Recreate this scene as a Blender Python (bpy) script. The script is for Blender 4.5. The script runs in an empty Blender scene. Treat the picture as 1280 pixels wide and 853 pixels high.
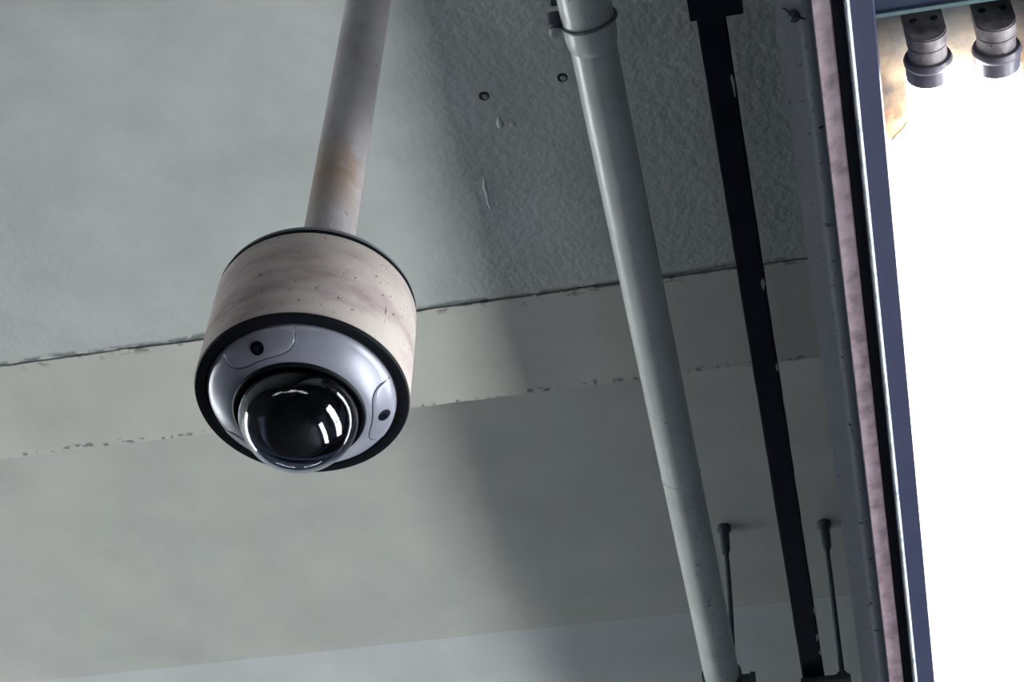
import bpy, bmesh, math, random
from mathutils import Vector, Matrix

random.seed(7)
scene = bpy.context.scene
COL = scene.collection
EYE = 1.6                                   # eye height of the photographer above the floor

# ------------------------------------------------------------------ camera
cam_data = bpy.data.cameras.new('camera')
cam_data.sensor_width = 36.0
cam_data.lens = 2408.0 / 1280.0 * 36.0
cam_data.clip_start = 0.02
cam_data.clip_end = 100
cam = bpy.data.objects.new('camera', cam_data)
COL.objects.link(cam)
cam.matrix_world = Matrix(((0.97962095, 0.12721049, 0.15543577, 0.0),
                           (0.19813088, -0.73904692, -0.64385853, 0.0),
                           (0.03296876, 0.66153393, -0.74919017, EYE),
                           (0, 0, 0, 1)))
scene.camera = cam

# ------------------------------------------------------------------ world, exposure
world = bpy.data.worlds.new('world')
scene.world = world
world.use_nodes = True
world.node_tree.nodes['Background'].inputs[0].default_value = (0.35, 0.6, 1.0, 1)
world.node_tree.nodes['Background'].inputs[1].default_value = 0.02
vs = scene.view_settings
vs.view_transform = 'Standard'
vs.look = 'None'
vs.gamma = 1.0
vs.exposure = -0.1
scene.cycles.caustics_reflective = False
scene.cycles.caustics_refractive = False

LAMP_COLOUR = (0.93, 0.985, 0.975)
TUBE_STRENGTH = 17.0          # tubes of the fixture in view
BATTEN_STRENGTH = 30.0        # bare tubes elsewhere in the hall
ADDED_LOW_STRENGTH = 34.0          # unseen low lights added on the right for the ceiling shadow
ADDED_HIGH_STRENGTH = 25.0         # unseen higher lights added on the right to brighten housing and pole
LEFT_STRENGTH = 31.0          # high diffusers on the left wall


# ------------------------------------------------------------------ materials
def lin(c):
    return tuple(((v / 255.0) / 12.92 if v / 255.0 <= 0.04045 else (((v / 255.0) + 0.055) / 1.055) ** 2.4) for v in c) + (1.0,)


def mat(name, colours, rough=0.6, metallic=0.0, scale=8.0, detail=6.0, stretch=(1, 1, 1), bump=0.0, bump_scale=60.0,
        bump_dist=0.002, specks=None, speck_scale=80.0, speck_amount=0.7, spec=0.5, stops=None):
    """Mottled paint: noise through a ramp of colours, fine relief, optional dark specks."""
    m = bpy.data.materials.new(name)
    m.use_nodes = True
    nt = m.node_tree
    N, L = nt.nodes, nt.links
    b = N['Principled BSDF']
    b.inputs['Roughness'].default_value = rough
    b.inputs['Metallic'].default_value = metallic
    b.inputs['Specular IOR Level'].default_value = spec
    tc = N.new('ShaderNodeTexCoord')
    mp = N.new('ShaderNodeMapping')
    mp.inputs['Scale'].default_value = stretch
    L.new(tc.outputs['Object'], mp.inputs['Vector'])
    nz = N.new('ShaderNodeTexNoise')
    nz.inputs['Scale'].default_value = scale
    nz.inputs['Detail'].default_value = detail
    nz.inputs['Roughness'].default_value = 0.6
    L.new(mp.outputs['Vector'], nz.inputs['Vector'])
    rp = N.new('ShaderNodeValToRGB')
    els = rp.color_ramp.elements
    n = len(colours)
    if stops is None:
        stops = [0.32 + 0.36 * i / max(1, n - 1) for i in range(n)]
    while len(els) < max(2, n):
        els.new(0.5)
    for i in range(n):
        els[i].position = stops[i]
        els[i].color = lin(colours[i])
    if n == 1:
        els[0].color = els[1].color = lin(colours[0])
    L.new(nz.outputs['Fac'], rp.inputs['Fac'])
    out = rp.outputs['Color']
    if specks:
        sn = N.new('ShaderNodeTexNoise')
        sn.inputs['Scale'].default_value = speck_scale
        sn.inputs['Detail'].default_value = 3.0
        L.new(tc.outputs['Object'], sn.inputs['Vector'])
        sr = N.new('ShaderNodeValToRGB')
        sr.color_ramp.elements[0].position = speck_amount
        sr.color_ramp.elements[1].position = speck_amount + 0.04
        L.new(sn.outputs['Fac'], sr.inputs['Fac'])
        mx = N.new('ShaderNodeMixRGB')
        mx.inputs['Color2'].default_value = lin(specks)
        L.new(sr.outputs['Color'], mx.inputs['Fac'])
        L.new(out, mx.inputs['Color1'])
        out = mx.outputs['Color']
    L.new(out, b.inputs['Base Color'])
    if bump:
        bn = N.new('ShaderNodeTexNoise')
        bn.inputs['Scale'].default_value = bump_scale
        bn.inputs['Detail'].default_value = 4.0
        L.new(tc.outputs['Object'], bn.inputs['Vector'])
        bp = N.new('ShaderNodeBump')
        bp.inputs['Strength'].default_value = bump
        bp.inputs['Distance'].default_value = bump_dist
        L.new(bn.outputs['Fac'], bp.inputs['Height'])
        L.new(bp.outputs['Normal'], b.inputs['Normal'])
    m['_out'] = ''
    return m


def emitter(name, colour, strength):
    m = bpy.data.materials.new(name)
    m.use_nodes = True
    b = m.node_tree.nodes['Principled BSDF']
    b.inputs['Base Color'].default_value = (0.9, 0.9, 0.9, 1)
    b.inputs['Emission Color'].default_value = colour + (1.0,)
    b.inputs['Emission Strength'].default_value = strength
    return m


def stain_shade_line(m, y0, half, colour, thresh, scale=70.0, axis='Y', squash=(1, 1, 1)):
    """A ragged line of dirt or of painted-in shade at object coordinate y0 on material m."""
    nt = m.node_tree
    N, L = nt.nodes, nt.links
    b = N['Principled BSDF']
    src = b.inputs['Base Color'].links[0].from_socket
    tc = N.new('ShaderNodeTexCoord')
    wob = N.new('ShaderNodeTexNoise')
    wob.inputs['Scale'].default_value = 14.0
    wob.inputs['Detail'].default_value = 5.0
    L.new(tc.outputs['Object'], wob.inputs['Vector'])
    sx = N.new('ShaderNodeSeparateXYZ')
    L.new(tc.outputs['Object'], sx.inputs[0])
    a = N.new('ShaderNodeMath'); a.operation = 'MULTIPLY_ADD'
    a.inputs[1].default_value = 0.02
    L.new(wob.outputs['Fac'], a.inputs[0])
    L.new(sx.outputs[axis], a.inputs[2])
    s = N.new('ShaderNodeMath'); s.operation = 'SUBTRACT'
    s.inputs[1].default_value = y0 + 0.01
    L.new(a.outputs[0], s.inputs[0])
    ab = N.new('ShaderNodeMath'); ab.operation = 'ABSOLUTE'
    L.new(s.outputs[0], ab.inputs[0])
    mr = N.new('ShaderNodeMapRange')
    mr.inputs['From Min'].default_value = 0.0
    mr.inputs['From Max'].default_value = half
    mr.inputs['To Min'].default_value = 1.0
    mr.inputs['To Max'].default_value = 0.0
    L.new(ab.outputs[0], mr.inputs['Value'])
    mp = N.new('ShaderNodeMapping')
    mp.inputs['Scale'].default_value = squash
    L.new(tc.outputs['Object'], mp.inputs['Vector'])
    nz = N.new('ShaderNodeTexNoise')
    nz.inputs['Scale'].default_value = scale
    nz.inputs['Detail'].default_value = 4.0
    L.new(mp.outputs['Vector'], nz.inputs['Vector'])
    r = N.new('ShaderNodeMapRange')
    r.inputs['From Min'].default_value = thresh
    r.inputs['From Max'].default_value = thresh + 0.08
    L.new(nz.outputs['Fac'], r.inputs['Value'])
    mu = N.new('ShaderNodeMath'); mu.operation = 'MULTIPLY'
    L.new(mr.outputs[0], mu.inputs[0])
    L.new(r.outputs[0], mu.inputs[1])
    mx = N.new('ShaderNodeMixRGB')
    mx.inputs['Color2'].default_value = lin(colour)
    L.new(mu.outputs[0], mx.inputs['Fac'])
    L.new(src, mx.inputs['Color1'])
    L.new(mx.outputs['Color'], b.inputs['Base Color'])


M = {}
M['plaster'] = mat('plaster_paint', [(196, 198, 196), (204, 206, 204), (211, 213, 211)], rough=0.75, scale=9, bump=0.5,
                   bump_scale=85, bump_dist=0.003, spec=0.3)
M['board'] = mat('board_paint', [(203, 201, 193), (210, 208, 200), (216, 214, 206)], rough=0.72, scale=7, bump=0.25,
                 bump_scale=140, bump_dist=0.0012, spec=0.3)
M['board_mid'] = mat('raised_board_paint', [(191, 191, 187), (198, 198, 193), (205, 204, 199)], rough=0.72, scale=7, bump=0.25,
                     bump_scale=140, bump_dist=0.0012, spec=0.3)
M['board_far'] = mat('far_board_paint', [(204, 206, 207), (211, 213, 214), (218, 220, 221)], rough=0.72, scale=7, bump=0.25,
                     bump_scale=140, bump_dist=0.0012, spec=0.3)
M['gap'] = mat('joint_dirt', [(40, 46, 52), (62, 66, 70)], rough=0.95, scale=40)
M['floor'] = mat('concrete_floor', [(62, 66, 74), (74, 78, 86), (84, 88, 96)], rough=0.6, scale=3, bump=0.1)
M['wall'] = mat('wall_paint', [(78, 84, 94), (88, 94, 104)], rough=0.7, scale=4)
M['beam'] = mat('grey_beam_paint', [(178, 186, 190), (188, 196, 199)], rough=0.5, scale=14, bump=0.25, bump_scale=90,
                specks=(34, 40, 50), speck_scale=160, speck_amount=0.69)
M['unseen_web'] = mat('unseen_dark_web', [(52, 58, 66), (64, 70, 78)], rough=0.7, scale=14)
M['pipe'] = mat('grey_pipe_paint', [(186, 190, 188), (198, 201, 199), (206, 208, 206)], rough=0.3, spec=0.8, scale=18, bump=0.15,
                bump_scale=120, bump_dist=0.001, specks=(70, 62, 62), speck_scale=150, speck_amount=0.71)
M['pipe_far'] = mat('speckled_pipe_paint', [(186, 190, 188), (198, 201, 199), (206, 208, 206)], rough=0.3, spec=0.8, scale=18, bump=0.15,
                    bump_scale=120, bump_dist=0.001, specks=(70, 62, 62), speck_scale=150, speck_amount=0.71)
M['rail'] = mat('black_rail_paint', [(5, 14, 32), (8, 20, 42)], rough=0.5, scale=20, bump=0.1, spec=0.15)
M['fleck'] = mat('bare_fleck', [(140, 148, 152), (165, 170, 172)], rough=0.7, scale=60)
M['rust_flange'] = mat('worn_pink_flange', [(96, 78, 88), (126, 106, 116), (140, 122, 132)], rough=0.55, scale=60, bump=0.2,
                       bump_scale=120, stops=[0.34, 0.5, 0.68])
M['frame_dark'] = mat('blue_black_frame_paint', [(28, 38, 62), (36, 46, 70)], rough=0.4, scale=30)
M['frame_purple'] = mat('slate_frame_paint', [(44, 48, 72), (54, 56, 80)], rough=0.42, scale=24, bump=0.1)
M['frame_edge'] = mat('lit_frame_edge', [(130, 140, 158), (192, 200, 212), (204, 212, 222)], rough=0.45, metallic=0.0, scale=70,
                      stops=[0.36, 0.5, 0.65])  # pale tone puts the light caught by this edge into its colour
M['reflector'] = mat('white_reflector', [(226, 226, 220), (236, 236, 230)], rough=0.5, scale=10)
M['tube'] = emitter('tube_glow', LAMP_COLOUR, TUBE_STRENGTH)
M['batten_tube'] = emitter('batten_tube_glow', LAMP_COLOUR, BATTEN_STRENGTH)
M['left_diffuser'] = emitter('left_diffuser_glow', LAMP_COLOUR, LEFT_STRENGTH)
M['added_right_diffuser'] = emitter('added_high_glow', LAMP_COLOUR, ADDED_HIGH_STRENGTH)
M['diffuser'] = emitter('added_low_glow', LAMP_COLOUR, ADDED_LOW_STRENGTH)
M['holder'] = mat('worn_lampholder', [(92, 84, 92), (128, 118, 124), (150, 142, 146)], rough=0.5, scale=70, bump=0.3,
                  bump_scale=160, specks=(50, 42, 50), speck_scale=190, speck_amount=0.66)
M['collar'] = mat('dark_collar', [(80, 76, 90), (98, 92, 106)], rough=0.35, scale=50)
M['hole'] = mat('dark_hole', [(30, 20, 28)], rough=0.8)
M['housing'] = mat('weathered_housing', [(134, 110, 108), (164, 149, 148), (178, 167, 164), (190, 180, 172)], rough=0.55, scale=14,
                   stretch=(1, 1, 3.2), bump=0.25, bump_scale=130, bump_dist=0.0012, specks=(84, 62, 64), speck_scale=330,
                   speck_amount=0.67, stops=[0.3, 0.44, 0.54, 0.7])
M['lid'] = mat('grey_lid', [(102, 106, 112), (118, 122, 128)], rough=0.6, scale=30, spec=0.3)
M['lip'] = mat('teal_lip_paint', [(72, 90, 98), (88, 106, 112)], rough=0.5, scale=40)
M['pole'] = mat('weathered_pole', [(136, 124, 122), (160, 154, 158), (176, 172, 176)], rough=0.42, scale=16, stretch=(1, 1, 0.7),
                bump=0.35, bump_scale=110, bump_dist=0.0014, specks=(96, 80, 76), speck_scale=130, speck_amount=0.71)
M['rubber'] = mat('black_rubber', [(2, 5, 11), (4, 8, 15)], rough=0.55, scale=30, spec=0.15)
M['silver'] = mat('silver_paint', [(124, 124, 138), (136, 136, 150)], rough=0.33, metallic=0.25, scale=30, bump=0.03, bump_scale=300)
M['seam'] = mat('dark_seam', [(58, 58, 70)], rough=0.6)
M['black'] = mat('black_plastic', [(2, 3, 8), (4, 6, 13)], rough=0.35, scale=20, spec=0.12)
M['lens'] = mat('lens_glass', [(8, 10, 34)], rough=0.05, spec=0.8)
M['steel'] = mat('dull_steel', [(92, 98, 104), (132, 138, 142)], rough=0.4, metallic=0.6, scale=60, bump=0.2)
M['rod'] = mat('dark_rod', [(44, 54, 66), (66, 76, 86)], rough=0.55, scale=60, bump=0.3)
M['plug'] = mat('wall_plug', [(150, 156, 156)], rough=0.8)
M['batten'] = mat('white_batten', [(200, 204, 204)], rough=0.4)

g = bpy.data.materials.new('smoked_dome')
g.use_nodes = True
gb = g.node_tree.nodes['Principled BSDF']
gb.inputs['Base Color'].default_value = (0.30, 0.33, 0.42, 1)
gb.inputs['Transmission Weight'].default_value = 1.0
gb.inputs['Roughness'].default_value = 0.0
gb.inputs['IOR'].default_value = 1.5
M['dome'] = g

# back plate: white enamel, rust stains, and the near end's shade painted in as a dark band
m = mat('stained_shaded_back_plate', [(58, 44, 36), (96, 74, 54), (132, 106, 80), (150, 126, 98)], rough=0.6, scale=26, bump=0.3,
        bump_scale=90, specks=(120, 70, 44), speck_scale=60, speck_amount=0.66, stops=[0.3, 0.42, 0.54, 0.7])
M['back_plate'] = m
stain_shade_line(m, -0.62, 0.075, (30, 28, 32), 0.30, scale=22)

# joints and dirt lines on the boards (levels further down)
H = EYE + 1.87           # plaster and first board
HC = EYE + 2.06          # raised bay beyond
Y1, Y2, Y3 = 1.5353, 1.7017, 2.394  # joint positions scaled about the camera as the ceiling was raised
EYE_SCALE = 1.471             # group scaled about the camera; pipes and rail hang at 1.765 above the eye
stain_shade_line(M['plaster'], Y1 - 0.003, 0.006, (120, 124, 126), 0.42, scale=40)
stain_shade_line(M['board'], Y1 + 0.005, 0.009, (140, 142, 138), 0.56, scale=60)
stain_shade_line(M['board'], Y2 - 0.004, 0.006, (112, 116, 114), 0.54, scale=90, squash=(1, 1, 1))
stain_shade_line(M['pipe_far'], 0.0045, 0.006, (66, 58, 64), 0.60, scale=150, axis='X')
stain_shade_line(M['pole'], 0.212, 0.060, (146, 124, 110), 0.42, scale=26, axis='Z')
stain_shade_line(M['beam'], 0.0205, 0.012, (26, 32, 44), 0.62, scale=120, axis='X')


# ------------------------------------------------------------------ builders
def obj(name, bm, material, parent=None, smooth=False, loc=None):
    me = bpy.data.meshes.new(name)
    bmesh.ops.recalc_face_normals(bm, faces=bm.faces)
    if smooth:
        for f in bm.faces:
            f.smooth = True
        lim = math.radians(38)
        for e in bm.edges:
            if len(e.link_faces) == 2 and e.calc_face_angle(0) > lim:
                e.smooth = False
    bm.to_mesh(me)
    bm.free()
    me.materials.append(M[material])
    o = bpy.data.objects.new(name, me)
    COL.objects.link(o)
    if parent is not None:
        o.parent = parent
    if loc is not None:
        o.location = loc
    return o


def thing(name, label, cat, loc=(0, 0, 0), group=None):
    o = bpy.data.objects.new(name, None)
    COL.objects.link(o)
    o.location = loc
    o.empty_display_size = 0.05
    o['label'] = label
    o['category'] = cat
    if group:
        o['group'] = group
    return o


def tag(o, label, cat, group=None):
    o['label'] = label
    o['category'] = cat
    if group:
        o['group'] = group
    return o


def structure(o):
    o['kind'] = 'structure'
    return o


def dup(root, loc, rotz=0.0, label=None, group=None):
    r = root.copy()
    COL.objects.link(r)
    r.location = loc
    r.rotation_euler = (0, 0, rotz)
    if label:
        r['label'] = label
    if group:
        r['group'] = group
    for ch in list(root.children):
        c = ch.copy()
        COL.objects.link(c)
        c.parent = r
        for gch in list(ch.children):
            d = gch.copy()
            COL.objects.link(d)
            d.parent = c
    return r


def add_box(bm, x0, x1, y0, y1, z0, z1, bevel=0.0):
    vs_ = [bm.verts.new(p) for p in ((x0, y0, z0), (x1, y0, z0), (x1, y1, z0), (x0, y1, z0),
                                     (x0, y0, z1), (x1, y0, z1), (x1, y1, z1), (x0, y1, z1))]
    fs = [(0, 3, 2, 1), (4, 5, 6, 7), (0, 1, 5, 4), (1, 2, 6, 5), (2, 3, 7, 6), (3, 0, 4, 7)]
    faces = [bm.faces.new([vs_[i] for i in f]) for f in fs]
    if bevel:
        es = list({e for f in faces for e in f.edges})
        bmesh.ops.bevel(bm, geom=es, offset=bevel, segments=2, affect='EDGES', profile=0.7)


def box(*a, **k):
    bm = bmesh.new()
    add_box(bm, *a, **k)
    return bm


def add_lathe(bm, prof, seg=64, closed=False, centre=(0, 0)):
    rings = []
    for r, z in prof:
        if r < 1e-7:
            rings.append([bm.verts.new((centre[0], centre[1], z))])
        else:
            rings.append([bm.verts.new((centre[0] + r * math.cos(2 * math.pi * i / seg), centre[1] + r * math.sin(2 * math.pi * i / seg), z)) for i in range(seg)])
    pairs = list(zip(rings[:-1], rings[1:]))
    if closed:
        pairs.append((rings[-1], rings[0]))
    for a, b in pairs:
        for i in range(seg):
            j = (i + 1) % seg
            if len(a) == 1 and len(b) == 1:
                continue
            if len(a) == 1:
                bm.faces.new((a[0], b[i], b[j]))
            elif len(b) == 1:
                bm.faces.new((a[i], a[j], b[0]))
            else:
                bm.faces.new((a[i], a[j], b[j], b[i]))


def lathe(prof, seg=64, closed=False):
    bm = bmesh.new()
    add_lathe(bm, prof, seg, closed)
    return bm


def add_tube(bm, pts, radii, seg=16, cap=True):
    """Round bar through pts with a radius at each point."""
    pts = [Vector(p) for p in pts]
    if not isinstance(radii, (list, tuple)):
        radii = [radii] * len(pts)
    rings = []
    prev = None
    for i, p in enumerate(pts):
        t = (pts[min(i + 1, len(pts) - 1)] - pts[max(i - 1, 0)]).normalized()
        if prev is None:
            up = Vector((0, 0, 1)) if abs(t.z) < 0.9 else Vector((1, 0, 0))
            n = t.cross(up).normalized()
        else:
            n = (prev - t * prev.dot(t)).normalized()
        prev = n
        b = t.cross(n)
        rings.append([bm.verts.new(p + (n * math.cos(2 * math.pi * k / seg) + b * math.sin(2 * math.pi * k / seg)) * radii[i]) for k in range(seg)])
    for a, b in zip(rings[:-1], rings[1:]):
        for k in range(seg):
            j = (k + 1) % seg
            bm.faces.new((a[k], a[j], b[j], b[k]))
    if cap:
        bm.faces.new(rings[0])
        bm.faces.new(rings[-1])


def tube(pts, radii, seg=16, cap=True):
    bm = bmesh.new()
    add_tube(bm, pts, radii, seg, cap)
    return bm


def prism(profile, y0, y1):
    """Closed XZ profile pushed along Y."""
    bm = bmesh.new()
    a = [bm.verts.new((x, y0, z)) for x, z in profile]
    b = [bm.verts.new((x, y1, z)) for x, z in profile]
    n = len(profile)
    for i in range(n):
        j = (i + 1) % n
        bm.faces.new((a[i], a[j], b[j], b[i]))
    bm.faces.new(a)
    bm.faces.new(b)
    return bm


def z(v):            # height given from the eye
    return EYE + v


# ------------------------------------------------------------------ the room
X0, X1, YB, YF = -3.6, 1.9, -6.0, 7.0
structure(obj('floor', box(X0, X1, YB, YF, -0.1, 0.0), 'floor'))
structure(obj('wall_left', box(X0 - 0.1, X0, YB, YF, 0, HC + 0.06), 'wall'))
structure(obj('wall_right', box(X1, X1 + 0.1, YB, YF, 0, HC + 0.06), 'wall'))
structure(obj('wall_back', box(X0, X1, YB - 0.1, YB, 0, HC + 0.06), 'wall'))
structure(obj('wall_front', box(X0, X1, YF, YF + 0.1, 0, HC + 0.06), 'wall'))


def slab(y0, y1, z0, thick=0.05, rag0=0.0, rag1=0.0, tilt=0.0):
    """Ceiling board between y0 and y1 with ragged long edges; tilt lowers its far edge."""
    bm = bmesh.new()
    xs = [X0]
    while xs[-1] < X1:
        step = 0.006 if -1.6 < xs[-1] < 0.5 else 0.2
        xs.append(xs[-1] + step)
    rnd = random.Random(int(y0 * 1000))
    rows = []
    a = b = 0.0
    for x in xs:
        a = 0.6 * a + rnd.uniform(-rag0, rag0)
        b = 0.6 * b + rnd.uniform(-rag1, rag1)
        za = z0
        zb = z0 - tilt * (y1 - y0)
        rows.append([bm.verts.new((x, y0 + a, za)), bm.verts.new((x, y1 + b, zb)),
                     bm.verts.new((x, y1 + b, z0 + thick)), bm.verts.new((x, y0 + a, z0 + thick))])
    for r, s in zip(rows[:-1], rows[1:]):
        for k in range(4):
            j = (k + 1) % 4
            bm.faces.new((r[k], s[k], s[j], r[j]))
    bm.faces.new(rows[0])
    bm.faces.new(rows[-1])
    return bm


ceiling = structure(obj('ceiling', box(X0, X1, YB, YF, HC + 0.06, HC + 0.16), 'gap'))
plaster = obj('plaster_panel', slab(YB, Y1 - 0.0022, H, thick=0.19, rag1=0.0008), 'plaster', ceiling)
plaster['label'] = 'rough painted plaster over the camera'
obj('ceiling_board', slab(Y1 + 0.0018, Y2, H, thick=0.19, rag0=0.0008, rag1=0.0005), 'board', ceiling)
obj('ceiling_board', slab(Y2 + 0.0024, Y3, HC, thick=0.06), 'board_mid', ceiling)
obj('ceiling_board', slab(Y3 + 0.0004, 4.2, HC, thick=0.06, tilt=0.24), 'board_far', ceiling)
obj('ceiling_board', slab(4.2, YF, HC - 0.4334, thick=0.4934), 'board_far', ceiling)

# old anchor plugs, filler scar and paint ridge in the plaster
for px, py in ((-0.3446, 1.2279), (-0.2500, 1.2190)):
    bm = bmesh.new()
    add_lathe(bm, [(0.0, -0.0006), (0.0058, -0.0006), (0.0066, 0.0004), (0.0066, 0.004), (0.0, 0.004)], 20)
    h_ = obj('anchor_hole', bm, 'hole', ceiling, loc=(px, py, H))
    obj('anchor_plug', lathe([(0.0, -0.0022), (0.0030, -0.0022), (0.0036, -0.001), (0.0036, 0.003), (0, 0.003)], 14), 'plug', h_,
        loc=(0.0012, 0.0006, 0), smooth=True)


def ridge(points, r):
    bm = bmesh.new()
    rnd = random.Random(len(points) * 13)
    pts, rad = [], []
    n = len(points)
    for i in range(n - 1):
        for k in range(4):
            t = k / 4
            p = Vector(points[i]).lerp(Vector(points[i + 1]), t)
            pts.append((p.x + rnd.uniform(-0.001, 0.001), p.y, H + r * 0.55))
            u = (i + t) / (n - 1)
            rad.append(max(0.0004, r * math.sin(math.pi * min(0.98, max(0.02, u))) * rnd.uniform(0.8, 1.15)))
    add_tube(bm, pts, rad, 10)
    return bm


obj('paint_ridge', ridge([(-0.368, 1.316, 0), (-0.3706, 1.349, 0), (-0.3713, 1.382, 0), (-0.3666, 1.418, 0)], 0.0040), 'plaster', ceiling, smooth=True)
obj('filler_scar', ridge([(-0.3346, 1.253, 0), (-0.3333, 1.269, 0), (-0.3359, 1.285, 0)], 0.0050), 'plaster', ceiling, smooth=True)
obj('filler_scar', ridge([(-0.3226, 1.261, 0), (-0.3186, 1.273, 0), (-0.3206, 1.282, 0)], 0.0044), 'plaster', ceiling, smooth=True)
# flaking paint along the open joint
rnd = random.Random(3)
bm = bmesh.new()
for i in range(22):
    if rnd.random() < 0.5:
        x = rnd.gauss(-0.247, 0.04)
    else:
        x = rnd.uniform(-1.0, 0.0)
    w, d = rnd.uniform(0.002, 0.011), rnd.uniform(0.001, 0.0045)
    y = Y1 + 0.002 + rnd.uniform(0.0, 0.007)
    p = [(x + w * math.cos(a) * rnd.uniform(0.7, 1.2), y + d * math.sin(a) * rnd.uniform(0.7, 1.2)) for a in [k * math.pi / 3 for k in range(6)]]
    lo = [bm.verts.new((q[0], q[1], H - 0.0004 - rnd.uniform(0, 0.0004))) for q in p]
    hi = [bm.verts.new((q[0], q[1], H + 0.001)) for q in p]
    bm.faces.new(lo)
    for k in range(6):
        bm.faces.new((lo[k], lo[(k + 1) % 6], hi[(k + 1) % 6], hi[k]))
fl = obj('paint_flakes', bm, 'board', ceiling)
fl['kind'] = 'stuff'

# grey boxed beam beside the light, with soft edges
structure(obj('trim_1', prism([(0.0004, z(1.4240)), (0.0004, z(1.400)), (0.0165, z(1.400)),
                               (0.0195, z(1.3984)), (0.0240, z(1.3978)), (0.0280, z(1.3984)), (0.0310, z(1.400)), (0.2500, z(1.400)),
                               (0.2540, z(1.404)), (0.2540, z(1.4240))], -5.9, 6.9), 'beam', smooth=True))
structure(obj('trim_2', box(0.125, 0.235, -5.9, 6.9, z(1.4235), HC + 0.03), 'unseen_web'))  # unseen web, added dark to stop light passing over the plate

# ------------------------------------------------------------------ fluorescent fixture
FY0, FY1 = 0.62, 2.36
fx = thing('light_fixture', 'recessed twin tube fluorescent light fixture with dark frame beside the grey beam', 'light', (0.144, 0.5 * (FY0 + FY1), z(1.31)))
ORG = Vector((0.144, 0.5 * (FY0 + FY1), z(1.31)))


def fobj(name, bm, material, parent=None, smooth=False):
    bmesh.ops.translate(bm, verts=bm.verts, vec=-ORG)
    return obj(name, bm, material, parent or fx, smooth)


def mirror(profile):
    return [(0.288 - x, zz) for x, zz in reversed(profile)]


flange = [(0.0288, z(1.3066)), (0.0294, z(1.3055)), (0.0305, z(1.3057)), (0.0420, z(1.3080)), (0.0430, z(1.3100)), (0.0437, z(1.3130)), (0.0437, z(1.372)), (0.0300, z(1.372))]
groove = [(0.0437, z(1.332)), (0.0556, z(1.332)), (0.0556, z(1.374)), (0.0437, z(1.374))]
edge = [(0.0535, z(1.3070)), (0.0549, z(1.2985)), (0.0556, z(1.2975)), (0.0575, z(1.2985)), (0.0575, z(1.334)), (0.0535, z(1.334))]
inner = [(0.0575, z(1.3000)), (0.0750, z(1.3000)), (0.0765, z(1.3030)), (0.0765, z(1.372)), (0.0582, z(1.372))]
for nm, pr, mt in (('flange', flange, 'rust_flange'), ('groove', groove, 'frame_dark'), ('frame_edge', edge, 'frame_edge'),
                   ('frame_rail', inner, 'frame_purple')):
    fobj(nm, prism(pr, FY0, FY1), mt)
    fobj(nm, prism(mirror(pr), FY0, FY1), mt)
# end bars across the opening, each with a pale lip
for ya, yb, lip in ((0.64, 0.838, 0.838), (2.16, 2.34, 2.157)):
    fobj('end_bar', box(0.0770, 0.211, ya, yb, z(1.3105), z(1.372)), 'frame_dark')
    fobj('end_lip', box(0.0770, 0.211, lip, lip + 0.0035, z(1.3075), z(1.372)), 'lip')
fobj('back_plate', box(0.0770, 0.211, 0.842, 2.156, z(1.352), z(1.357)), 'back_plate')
fobj('top_cover', box(0.030, 0.258, FY0, FY1, z(1.3785), z(1.3995)), 'frame_dark')
# bright reflector over most of the length, its near edge ragged where the enamel is gone
bm = bmesh.new()
rnd = random.Random(11)
edge_pts = [(0.0772 + (0.2108 - 0.0772) * i / 40, 0.984 + rnd.uniform(-0.004, 0.004) + 0.006 * math.sin(i * 0.7)) for i in range(41)]
lo = [bm.verts.new((x, y, z(1.3507))) for x, y in edge_pts]
hi = [bm.verts.new((x, y, z(1.3518))) for x, y in edge_pts]
flo = [bm.verts.new((x, 2.150, z(1.3507))) for x, y in edge_pts]
for i in range(40):
    bm.faces.new((lo[i], lo[i + 1], flo[i + 1], flo[i]))
    bm.faces.new((lo[i], hi[i], hi[i + 1], lo[i + 1]))
fobj('reflector', bm, 'reflector')

TZ = 1.315


def holder(xc, y0, direction):
    """U-shaped lampholder: square at the back plate, round below, pushed along Y; collar and pin holes."""
    prof = []
    hw = 0.0158
    prof.append((xc - hw, z(1.3517)))
    for k in range(17):
        a = math.pi + math.pi * k / 16
        prof.append((xc + hw * math.cos(a), z(TZ) + hw * math.sin(a)))
    prof.append((xc + hw, z(1.3517)))
    ya, yb = (y0, y0 + 0.012) if direction > 0 else (y0 - 0.012, y0)
    bm = prism(prof, ya, yb)
    bmesh.ops.bevel(bm, geom=[e for e in bm.edges if abs(e.verts[0].co.y - e.verts[1].co.y) < 1e-6], offset=0.0012, segments=2, affect='EDGES')
    h = fobj('lampholder', bm, 'holder', smooth=True)
    d = direction
    bm = bmesh.new()
    add_tube(bm, [(xc, y0 + d * 0.0121, z(TZ)), (xc, y0 + d * 0.0125, z(TZ)), (xc, y0 + d * 0.022, z(TZ)), (xc, y0 + d * 0.030, z(TZ))],
             [0.0146, 0.0152, 0.0154, 0.0150], 40)
    b = fobj('barrel', bm, 'holder', smooth=True)
    b.parent = h
    bm = bmesh.new()
    add_tube(bm, [(xc, y0 + d * v, z(TZ)) for v in (0.0235, 0.0240, 0.0268, 0.0300, 0.0312, 0.0435, 0.0445)],
             [0.0152, 0.0184, 0.0196, 0.0192, 0.0182, 0.0182, 0.0174], 48)
    c = fobj('collar', bm, 'collar', smooth=True)
    c.parent = h
    for sx in (-0.0082, 0.0082):
        bm = bmesh.new()
        add_tube(bm, [(xc + sx, y0 - d * 0.0007, z(1.3305)), (xc + sx, y0 + d * 0.001, z(1.3305))], [0.0031, 0.0034], 16)
        q = fobj('pin_hole', bm, 'hole')
        q.parent = h
    return h


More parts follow.
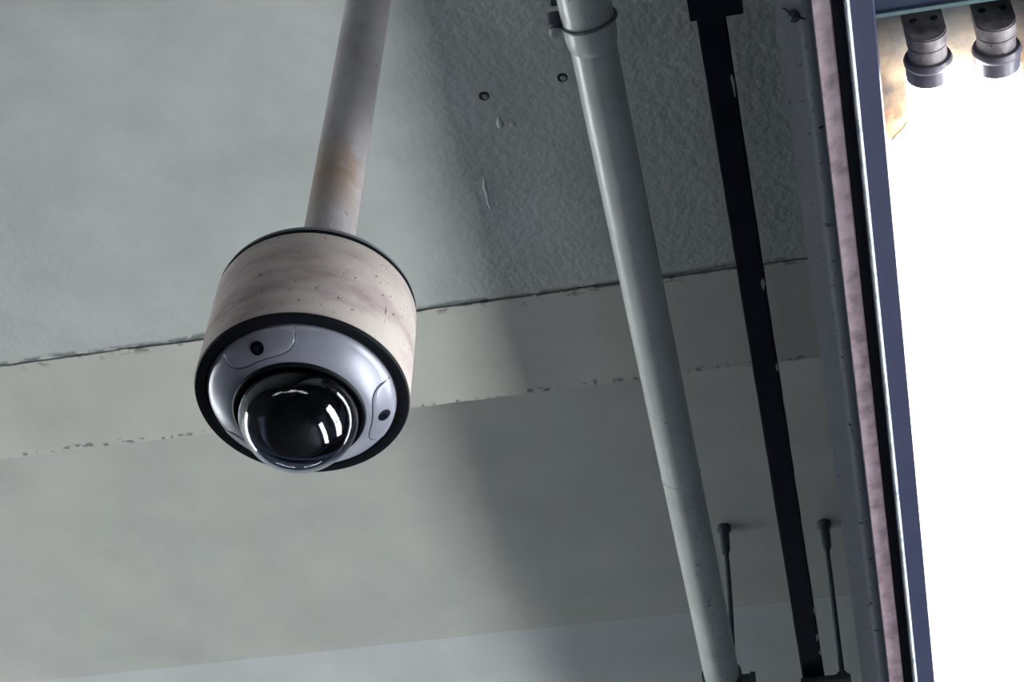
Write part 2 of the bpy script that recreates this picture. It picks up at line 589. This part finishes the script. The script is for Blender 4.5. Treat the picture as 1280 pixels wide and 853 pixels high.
for xc in (0.1152, 0.1690):
    holder(xc, 0.864, 1)
    holder(xc, 2.135, -1)
    bm = bmesh.new()
    add_tube(bm, [(xc, 0.9065, z(TZ)), (xc, 0.9090, z(TZ)), (xc, 2.090, z(TZ)), (xc, 2.0925, z(TZ))], [0.0172, 0.0190, 0.0190, 0.0172], 40)
    fobj('tube', bm, 'tube', smooth=True)

# ------------------------------------------------------------------ grey conduit pipe with a coupling
PX, PZ, PR = -0.1332, 1.2, 0.0172
pipe = thing('conduit_pipe', 'thick grey painted conduit pipe running under the ceiling beside the black rail', 'pipe', (PX * EYE_SCALE, 1.2 * EYE_SCALE, z(PZ * EYE_SCALE)))
pipe.scale = (EYE_SCALE,) * 3


def along(name, ys, rs, material, parent, seg=48, xo=0.0, zo=0.0):
    bm = bmesh.new()
    add_tube(bm, [(xo, y - 1.2, zo) for y in ys], rs, seg)
    return obj(name, bm, material, parent, smooth=True)


along('pipe_length', [-2.5, 1.2115], [PR, PR], 'pipe', pipe)
along('pipe_length', [1.2125, 3.1], [PR, PR], 'pipe_far', pipe)
along('joint_ring', [1.2100, 1.2108, 1.2135, 1.2143], [PR - 0.001, PR + 0.0005, PR + 0.0005, PR - 0.001], 'pipe', pipe)
cp = along('coupling', [0.60, 0.601, 0.7480, 0.7560, 0.7600], [PR, PR + 0.0022, PR + 0.0022, PR + 0.0012, PR - 0.001], 'pipe', pipe)
cp['label'] = 'wider coupling sleeve at the near end'

# ------------------------------------------------------------------ black rail
RX, RW = -0.0455, 0.0105
rail = thing('cable_rail', 'narrow black cable rail hanging between the grey pipe and the grey beam', 'rail', (RX * EYE_SCALE, 1.2 * EYE_SCALE, z(1.2 * EYE_SCALE)))
rail.scale = (EYE_SCALE,) * 3
bm = bmesh.new()
rnd = random.Random(21)
prev = None
ys = [-2.5 + 0.02 * i for i in range(276)]
rows = []
for y in ys:
    a, b = rnd.uniform(-0.0002, 0.0002), rnd.uniform(-0.0003, 0.0003)
    rows.append([bm.verts.new(p) for p in ((-RW + 0.0015 + a, y - 1.2, -0.006), (RW - 0.0015 + b, y - 1.2, -0.006), (RW + b, y - 1.2, -0.0045),
                                           (RW + b, y - 1.2, 0.006), (-RW + a, y - 1.2, 0.006), (-RW + a, y - 1.2, -0.0045))])
for r, s in zip(rows[:-1], rows[1:]):
    for k in range(6):
        j = (k + 1) % 6
        bm.faces.new((r[k], r[j], s[j], s[k]))
bm.faces.new(rows[0])
bm.faces.new(rows[-1])
obj('rail_body', bm, 'rail', rail)
obj('rail_bracket', box(-0.0150, 0.0235, -0.56, -0.4535, -0.0085, 0.007, bevel=0.0015), 'rail', rail)


def fleck(bm, x, y, sx, sy, zz, rnd):
    n = 7
    lo = [bm.verts.new((x + sx * math.cos(2 * math.pi * k / n) * rnd.uniform(0.6, 1.2), y + sy * math.sin(2 * math.pi * k / n) * rnd.uniform(0.6, 1.2), zz)) for k in range(n)]
    hi = [bm.verts.new((v.co.x, v.co.y, zz + 0.0016)) for v in lo]
    bm.faces.new(lo)
    for k in range(n):
        bm.faces.new((lo[k], lo[(k + 1) % n], hi[(k + 1) % n], hi[k]))


rnd = random.Random(5)
for fxx, fyy, sx, sy in ((0.0085, 0.805, 0.0012, 0.012), (0.0085, 1.000, 0.0018, 0.0065), (0.0095, 1.092, 0.0012, 0.004), (0.0092, 1.444, 0.0016, 0.006),
                         (0.0095, 1.466, 0.0014, 0.004), (0.0098, 1.405, 0.0010, 0.004)):
    bm = bmesh.new()
    fleck(bm, fxx, fyy - 1.2, sx, sy, -0.0066, rnd)
    f_ = obj('bare_fleck', bm, 'fleck', rail)

# ------------------------------------------------------------------ hangers
def hanger(x, y, lower, label, clamp_r, name='hanger_rod', bend=0.0, side=1):
    t = thing(name, label, 'hanger', (x, y, HC))
    t.scale = (EYE_SCALE,) * 3
    bm = bmesh.new()
    add_lathe(bm, [(0.0, -0.006), (0.004, -0.0062), (0.0072, -0.004), (0.0076, 0.0), (0.0, 0.0)], 18)
    obj('ceiling_anchor', bm, 'rod', t, smooth=True)
    top = -0.004
    bm = bmesh.new()
    add_tube(bm, [(0, 0, -0.005), (0.0003, 0, -0.03), (0.0002, 0, -0.036)], [0.0052, 0.0048, 0.0036], 14)
    obj('rod_sleeve', bm, 'rod', t, smooth=True)
    pts = []
    for k in range(9):
        u = k / 8
        pts.append((bend * math.sin(math.pi * u), 0, top - u * ((HC - lower) / EYE_SCALE + top)))
    obj('rod', tube(pts, 0.0026, 12), 'rod', t, smooth=True)
    return t


hp = hanger(-0.1794, 2.2055, z(1.7990), 'thin hanger rod partly hidden behind the lower end of the grey pipe', PR, bend=0.0012)
bm = bmesh.new()
n = 28
ring_o = []
cx = 0.0
drop = (1.765 - 2.06) / EYE_SCALE
for yy, rr in ((-0.008, PR + 0.0006), (-0.008, PR + 0.0024), (0.008, PR + 0.0024), (0.008, PR + 0.0006)):
    ring_o.append([bm.verts.new((cx + rr * math.cos(2 * math.pi * k / n), yy, rr * math.sin(2 * math.pi * k / n))) for k in range(n)])
for q in range(4):
    a, b = ring_o[q], ring_o[(q + 1) % 4]
    for k in range(n):
        bm.faces.new((a[k], a[(k + 1) % n], b[(k + 1) % n], b[k]))
pb = obj('pipe_band', bm, 'rod', pipe, smooth=True, loc=(0, 2.2055 / EYE_SCALE - 1.2, 0))
bm = bmesh.new()
add_tube(bm, [(cx + PR - 0.001, 0.0, -0.002), (cx + PR + 0.010, 0.0, -0.002), (cx + PR + 0.0105, 0, -0.002),
              (cx + PR + 0.015, 0, -0.002)], [0.0045, 0.0045, 0.0062, 0.0060], 8)
obj('band_bolt', bm, 'rod', pb)

hr = hanger(-0.02635, 2.2217, z(1.19 * EYE_SCALE), 'thin hanger rod dropping beside the black rail near the grey beam', 0.0)
obj('rail_clip', box(-0.040, 0.008, -0.011, 0.009, drop - 0.0135, drop - 0.0075, bevel=0.0015), 'rod', hr)
obj('clip_nut', lathe([(0, drop - 0.007), (0.0065, drop - 0.007), (0.0065, drop), (0, drop)], 6), 'rod', hr)

# near band on the pipe with a loop of wire and a bolt
rr = PR + 0.0034
CLY = 0.735 - 1.2
bm = bmesh.new()
add_tube(bm, [(rr * math.cos(a), 0.0012 * math.sin(a * 2 + 0.4), rr * math.sin(a)) for a in [2 * math.pi * k / 40 for k in range(41)]], 0.0013, 10)
nb = obj('wire_band', bm, 'steel', pipe, smooth=True, loc=(0, CLY, 0))
bm = bmesh.new()
add_tube(bm, [(-PR - 0.0015, 0.004, 0.004), (-PR - 0.0105, -0.001, 0.004)], [0.0014, 0.0014], 8)
obj('wire_tail', bm, 'rod', nb, smooth=True)
bm = bmesh.new()
add_tube(bm, [(-PR - 0.0065, -0.006, 0.003), (-PR - 0.0065, 0.0, -0.0045), (-PR - 0.0066, 0.001, -0.0060)], [0.0054, 0.0054, 0.0040], 14)
obj('bolt', bm, 'rod', nb, smooth=True)
bm = bmesh.new()
add_lathe(bm, [(0, -0.0042), (0.003, -0.0038), (0.0045, -0.0015), (0.0048, 0.001), (0.0, 0.001)], 14)
obj('bolt_head', bm, 'fleck', nb, loc=(-PR - 0.0072, 0.0035, -0.0060), smooth=True)
bm = bmesh.new()
add_tube(bm, [(-PR - 0.0058, -0.012, 0.004), (-PR - 0.0055, -0.03, 0.012), (-PR - 0.0055, -0.05, (1.87 - 1.765) / EYE_SCALE - 0.0005)], [0.0032, 0.0032, 0.0032], 10)
obj('hanger_strap', bm, 'rod', nb)

# broken bracket stub on the grey beam
st = thing('bracket_stub', 'dark broken bolt stub stuck under the top of the grey beam', 'bolt', (0.0151, 0.8848, z(1.3995)))
bm = bmesh.new()
add_tube(bm, [(0, 0, 0.0005), (0.0002, 0.0005, -0.005), (0.0003, 0.001, -0.0065)], [0.0056, 0.0050, 0.0032], 8)
obj('bolt_stub', bm, 'rod', st)
bm = bmesh.new()
add_tube(bm, [(-0.0015, -0.001, -0.0015), (-0.0065, -0.008, -0.0018), (-0.0088, -0.0085, -0.0012)], [0.0011, 0.0010, 0.0006], 6)
obj('wire_scrap', bm, 'rod', st)
bm = bmesh.new()
add_tube(bm, [(0.002, 0.001, -0.0015), (0.0075, 0.0045, -0.0012), (0.0108, 0.0042, -0.001)], [0.0013, 0.0011, 0.0006], 6)
obj('wire_scrap', bm, 'rod', st)

# ------------------------------------------------------------------ the dome camera
CAMS = 1.05 / 0.81
CX, CY, CZ = -0.31805 * CAMS, 0.76981 * CAMS, z(0.87117 * CAMS)
R0 = 0.0669
sc_ = thing('security_camera', 'weathered grey dome security camera hanging from a pole under the ceiling', 'camera', (CX, CY, CZ))
sc_.scale = (CAMS,) * 3
obj('housing', lathe([(0.0640, 0.0005), (R0 - 0.0004, 0.0005), (R0, 0.0020), (R0 - 0.0004, 0.045), (R0 - 0.0012, 0.0770), (R0 - 0.0022, 0.0800),
                      (R0 - 0.0050, 0.0812), (0.0, 0.0812)], 128), 'housing', sc_, smooth=True)
obj('lid', lathe([(0.0, 0.0822), (0.0634, 0.0822), (0.0642, 0.0830), (0.0642, 0.0862), (0.0630, 0.0880), (0.0, 0.0900)], 96), 'lid', sc_, smooth=True)
obj('lid_seam', lathe([(0.0600, 0.0800), (0.0652, 0.0806), (0.0652, 0.0826), (0.0600, 0.0826)], 96, closed=True), 'rubber', sc_)
# pole: two coats of paint, slight collar at the ceiling
ptop = (H - CZ) / CAMS
obj('pole', lathe([(0.0, 0.0885), (0.0178, 0.0885), (0.0178, ptop - 0.001), (0.0, ptop - 0.001)], 56), 'pole', sc_, smooth=True)
obj('ceiling_flange', lathe([(0.0, ptop - 0.006), (0.030, ptop - 0.006), (0.032, ptop - 0.004), (0.032, ptop - 0.0004), (0, ptop - 0.0004)], 48), 'pole', sc_, smooth=True)
# runs of thick paint on pole and housing
for (az, z0_, z1_, rad, rr_, par, mt) in ((-70, 0.145, 0.150, 0.0178, 0.0012, 'pole', 'pole'), (-66, 0.118, 0.121, 0.0178, 0.001, 'pole', 'pole'),
                                          (-28, 0.018, 0.040, R0 - 0.0004, 0.0010, 'housing', 'housing')):
    a = math.radians(az)
    bm = bmesh.new()
    rnd = random.Random(int(az * -3))
    pts = [((rad - rr_ * 0.45) * math.cos(a + rnd.uniform(-0.012, 0.012)), (rad - rr_ * 0.45) * math.sin(a), z0_ + (z1_ - z0_) * k / 7) for k in range(8)]
    add_tube(bm, pts, [rr_ * (0.4 + 0.6 * math.sin(math.pi * (k + 0.5) / 8)) for k in range(8)], 8)
    obj('paint_run', bm, mt, sc_, smooth=True)

# rubber ring round the mouth
RI = 0.0592
obj('rubber_ring', lathe([(R0 - 0.0002, 0.0006), (R0 + 0.0002, -0.0008), (R0 - 0.0006, -0.0024), (R0 - 0.003, -0.0030), (RI + 0.0012, -0.0026),
                          (RI, -0.0014), (RI, 0.0035), (R0 - 0.003, 0.0035)], 128, closed=True), 'rubber', sc_, smooth=True)

# silver face plate
FACE = [(0.0592, 0.0010), (0.0588, -0.0020), (0.0575, -0.0045), (0.0545, -0.0075), (0.0500, -0.0110), (0.0455, -0.0140), (0.0420, -0.0158), (0.0412, -0.0160)]


def face_z(r):
    for (r1, z1), (r2, z2) in zip(FACE[:-1], FACE[1:]):
        if r2 <= r <= r1:
            return z1 + (z2 - z1) * (r1 - r) / (r1 - r2)
    return FACE[0][1] if r > FACE[0][0] else FACE[-1][1]


fp = obj('faceplate', lathe(FACE + [(0.0408, -0.0150), (0.0408, 0.0010)], 128), 'silver', sc_, smooth=True)

ZIN = 0.0


def pad_outline(n, az, grow=0.0):
    """Half-oval screw cover that reaches from the rim towards the dome."""
    pts = []
    for k in range(n + 1):
        t = -1 + 2 * k / n
        half = math.radians(29.5) + grow / 0.052
        depth = (0.0128 + grow) * (1 - abs(t) ** 3.2) ** 0.55
        pts.append((t * half, 0.0584 - depth))
    return pts


def cover(az):
    a0 = math.radians(az)
    n = 36
    out = pad_outline(n, az)
    steps = 8
    bm = bmesh.new()
    rows = []
    for th, rin in out:
        row = []
        for s in range(steps + 1):
            r = 0.0585 + (rin - 0.0585) * s / steps
            lift = 0.0009 if s < steps else 0.0004
            a = a0 + th * (0.052 / max(r, 0.04)) * 0.97
            row.append(bm.verts.new((r * math.cos(a), r * math.sin(a), face_z(r) - lift)))
        a = a0 + th * (0.052 / max(rin, 0.04)) * 0.97
        row.append(bm.verts.new((rin * math.cos(a), rin * math.sin(a), face_z(rin) + 0.0006)))
        rows.append(row)
    for r1, r2 in zip(rows[:-1], rows[1:]):
        for s in range(steps + 1):
            bm.faces.new((r1[s], r1[s + 1], r2[s + 1], r2[s]))
    for row in (rows[0], rows[-1]):
        pass
    c = obj('screw_cover', bm, 'silver', fp, smooth=True)
    # seam round it
    bm = bmesh.new()
    pts = []
    for th, rin in pad_outline(n, az, 0.0004):
        a = a0 + th * (0.052 / max(rin, 0.04)) * 0.97
        pts.append((rin * math.cos(a), rin * math.sin(a), face_z(rin) - 0.0001))
    add_tube(bm, pts, 0.00042, 6)
    s = obj('cover_seam', bm, 'seam', fp, smooth=True)
    # recessed dark screw
    r = 0.0520
    nrm = Vector((math.cos(a0) * 0.6, math.sin(a0) * 0.6, -0.8)).normalized()
    p = Vector((r * math.cos(a0), r * math.sin(a0), face_z(r) - 0.0009))
    bm = bmesh.new()
    add_tube(bm, [p - nrm * 0.002, p + nrm * 0.0003, p + nrm * 0.0005], [0.0044, 0.0044, 0.0036], 20)
    q = obj('screw', bm, 'black', fp, smooth=True)
    bm = bmesh.new()
    add_tube(bm, [p - nrm * 0.001, p + nrm * 0.0007], [0.0022, 0.0020], 6)
    obj('screw_socket', bm, 'lens', fp)


for az in (-104.5, 18.5, 136.0):
    cover(az)

# black gasket, dome and what is inside
DZ = -0.0165
RD = 0.0376
obj('dome_gasket', lathe([(0.0411, -0.0150), (0.0414, -0.0166), (0.0404, -0.0178), (0.0388, -0.0176), (0.0382, -0.0160), (0.0382, -0.0120),
                          (0.0411, -0.0120)], 96, closed=True), 'rubber', sc_, smooth=True)
prof = []
n = 28
for k in range(n + 1):
    a = math.pi / 2 * k / n
    prof.append((RD * math.cos(a), DZ - RD * math.sin(a)))
prof[-1] = (0.0, DZ - RD)
tk = 0.0016
inner_p = []
for k in range(n + 1):
    a = math.pi / 2 * (n - k) / n
    inner_p.append(((RD - tk) * math.cos(a), DZ - (RD - tk) * math.sin(a)))
inner_p[0] = (0.0, DZ - RD + tk)
bm = bmesh.new()
add_lathe(bm, [(RD, DZ + 0.004)] + prof, 96)
add_lathe(bm, inner_p + [(RD - tk, DZ + 0.004)], 96)
# close the rim
r1 = [v for v in bm.verts if abs(v.co.z - (DZ + 0.004)) < 1e-6 and abs(math.hypot(v.co.x, v.co.y) - RD) < 1e-5]
r2 = [v for v in bm.verts if abs(v.co.z - (DZ + 0.004)) < 1e-6 and abs(math.hypot(v.co.x, v.co.y) - RD + tk) < 1e-5]
key = lambda v: math.atan2(v.co.y, v.co.x)
r1.sort(key=key)
r2.sort(key=key)
for i in range(len(r1)):
    j = (i + 1) % len(r1)
    bm.faces.new((r1[i], r1[j], r2[j], r2[i]))
obj('dome', bm, 'dome', sc_, smooth=True)

mod = obj('camera_module', lathe([(0.0, 0.0), (0.0355, 0.0), (0.0355, -0.0130), (0.0310, -0.0170), (0.0255, -0.0178), (0.0245, -0.0260), (0.0215, -0.0345),
                                  (0.0160, -0.0405), (0.0095, -0.0428), (0.0, -0.0430)], 48), 'black', sc_, smooth=True)
lp = Vector((0.10, -0.62, -0.78)).normalized()
c0 = Vector((0, 0, -0.0225))
bm = bmesh.new()
add_tube(bm, [c0 + lp * 0.008, c0 + lp * 0.0225, c0 + lp * 0.0232, c0 + lp * 0.0225], [0.0095, 0.0090, 0.0080, 0.0072], 28)
obj('lens_barrel', bm, 'black', mod, smooth=True)
bm = bmesh.new()
add_tube(bm, [c0 + lp * 0.0220, c0 + lp * 0.0232, c0 + lp * 0.0239], [0.0070, 0.0058, 0.002], 24)
obj('lens', bm, 'lens', mod, smooth=True)
for sx in (-1, 1):
    obj('bracket_arm', box(sx * 0.0272 - 0.0012, sx * 0.0272 + 0.0012, -0.006, 0.004, -0.0330, -0.0168), 'steel', mod)

# ------------------------------------------------------------------ other lamps of the hall (seen in the dome), and lights added on the right wall
def batten(label, loc, rotz, group=None):
    t = thing('batten_light', label, 'light', loc, group)
    t.rotation_euler = (0, 0, rotz)
    obj('batten_body', box(-0.62, 0.62, -0.035, 0.035, 0.03, 0.075, bevel=0.004), 'batten', t)
    bm = bmesh.new()
    add_tube(bm, [(-0.59, 0, 0), (0.59, 0, 0)], 0.019, 24)
    obj('tube', bm, 'batten_tube', t, smooth=True)
    for s in (-1, 1):
        obj('end_holder', box(s * 0.605 - 0.015, s * 0.605 + 0.015, -0.02, 0.02, -0.022, 0.03, bevel=0.002), 'batten', t)
        obj('hanger_wire', tube([(s * 0.5, 0, 0.074), (s * 0.5, 0, H - loc[2])], 0.002, 8), 'rod', t)
    return t


GL = 'tube lights hanging in the hall'
b1 = batten('bare tube light hanging behind the photographer, nearest the pole line', (-0.46, -2.72, z(0.62)), 0.0, GL)
for x, y, rz, wh in ((-2.2, -2.6, 0.3, 'behind the photographer, turned towards the left wall'),
                     (1.15, -2.2, -0.5, 'behind the photographer, beside the right wall'),
                     (0.25, -4.6, 0.0, 'far behind the photographer, in the middle of the hall'),
                     (-2.3, -4.4, 0.2, 'far behind the photographer, near the left wall'),
                     (1.1, -3.6, -0.4, 'well behind the photographer, near the right wall'),
                     (-2.1, 4.3, 0.0, 'far ahead beyond the camera, near the left wall'),
                     (-0.6, 5.2, 0.0, 'farthest ahead beyond the camera')):
    dup(b1, (x, y, z(0.62)), rz, 'bare tube light hanging ' + wh, GL)


def wall_light(label, loc, rotz, glow, group, hh=0.26):
    t = thing('wall_light', label, 'light', loc, group)
    t.rotation_euler = (0, 0, rotz)
    obj('light_body', box(-0.06, 0.0, -0.66, 0.66, -hh, hh, bevel=0.006), 'batten', t)
    obj('diffuser', box(-0.085, -0.061, -0.64, 0.64, -hh + 0.02, hh - 0.02, bevel=0.004), glow, t)
    return t


GR, GW = 'added low wide lights on the right wall', 'high wide lights on the left wall'
w0 = wall_light('added wide light low on the right wall, nearest the photographer', (X1, 1.45, z(-0.9)), 0, 'diffuser', GR)
dup(w0, (X1, 2.80, z(-0.9)), 0, 'added wide light low on the right wall, farther from the photographer', GR)
w2 = wall_light('added wide light high on the right wall, nearer the photographer', (X1, 1.0, z(0.60)), 0, 'added_right_diffuser', 'added high wide lights on the right wall')
dup(w2, (X1, 2.35, z(0.60)), 0, 'added wide light high on the right wall, farther from the photographer', 'added high wide lights on the right wall')
w1 = wall_light('wide light high on the left wall, nearer the photographer', (X0, 1.75, z(1.70)), math.pi, 'left_diffuser', GW, 0.16)
dup(w1, (X0, 3.1, z(1.70)), math.pi, 'wide light high on the left wall, farther of its row', GW)

for m_ in bpy.data.materials:
    if '_out' in m_:
        del m_['_out']
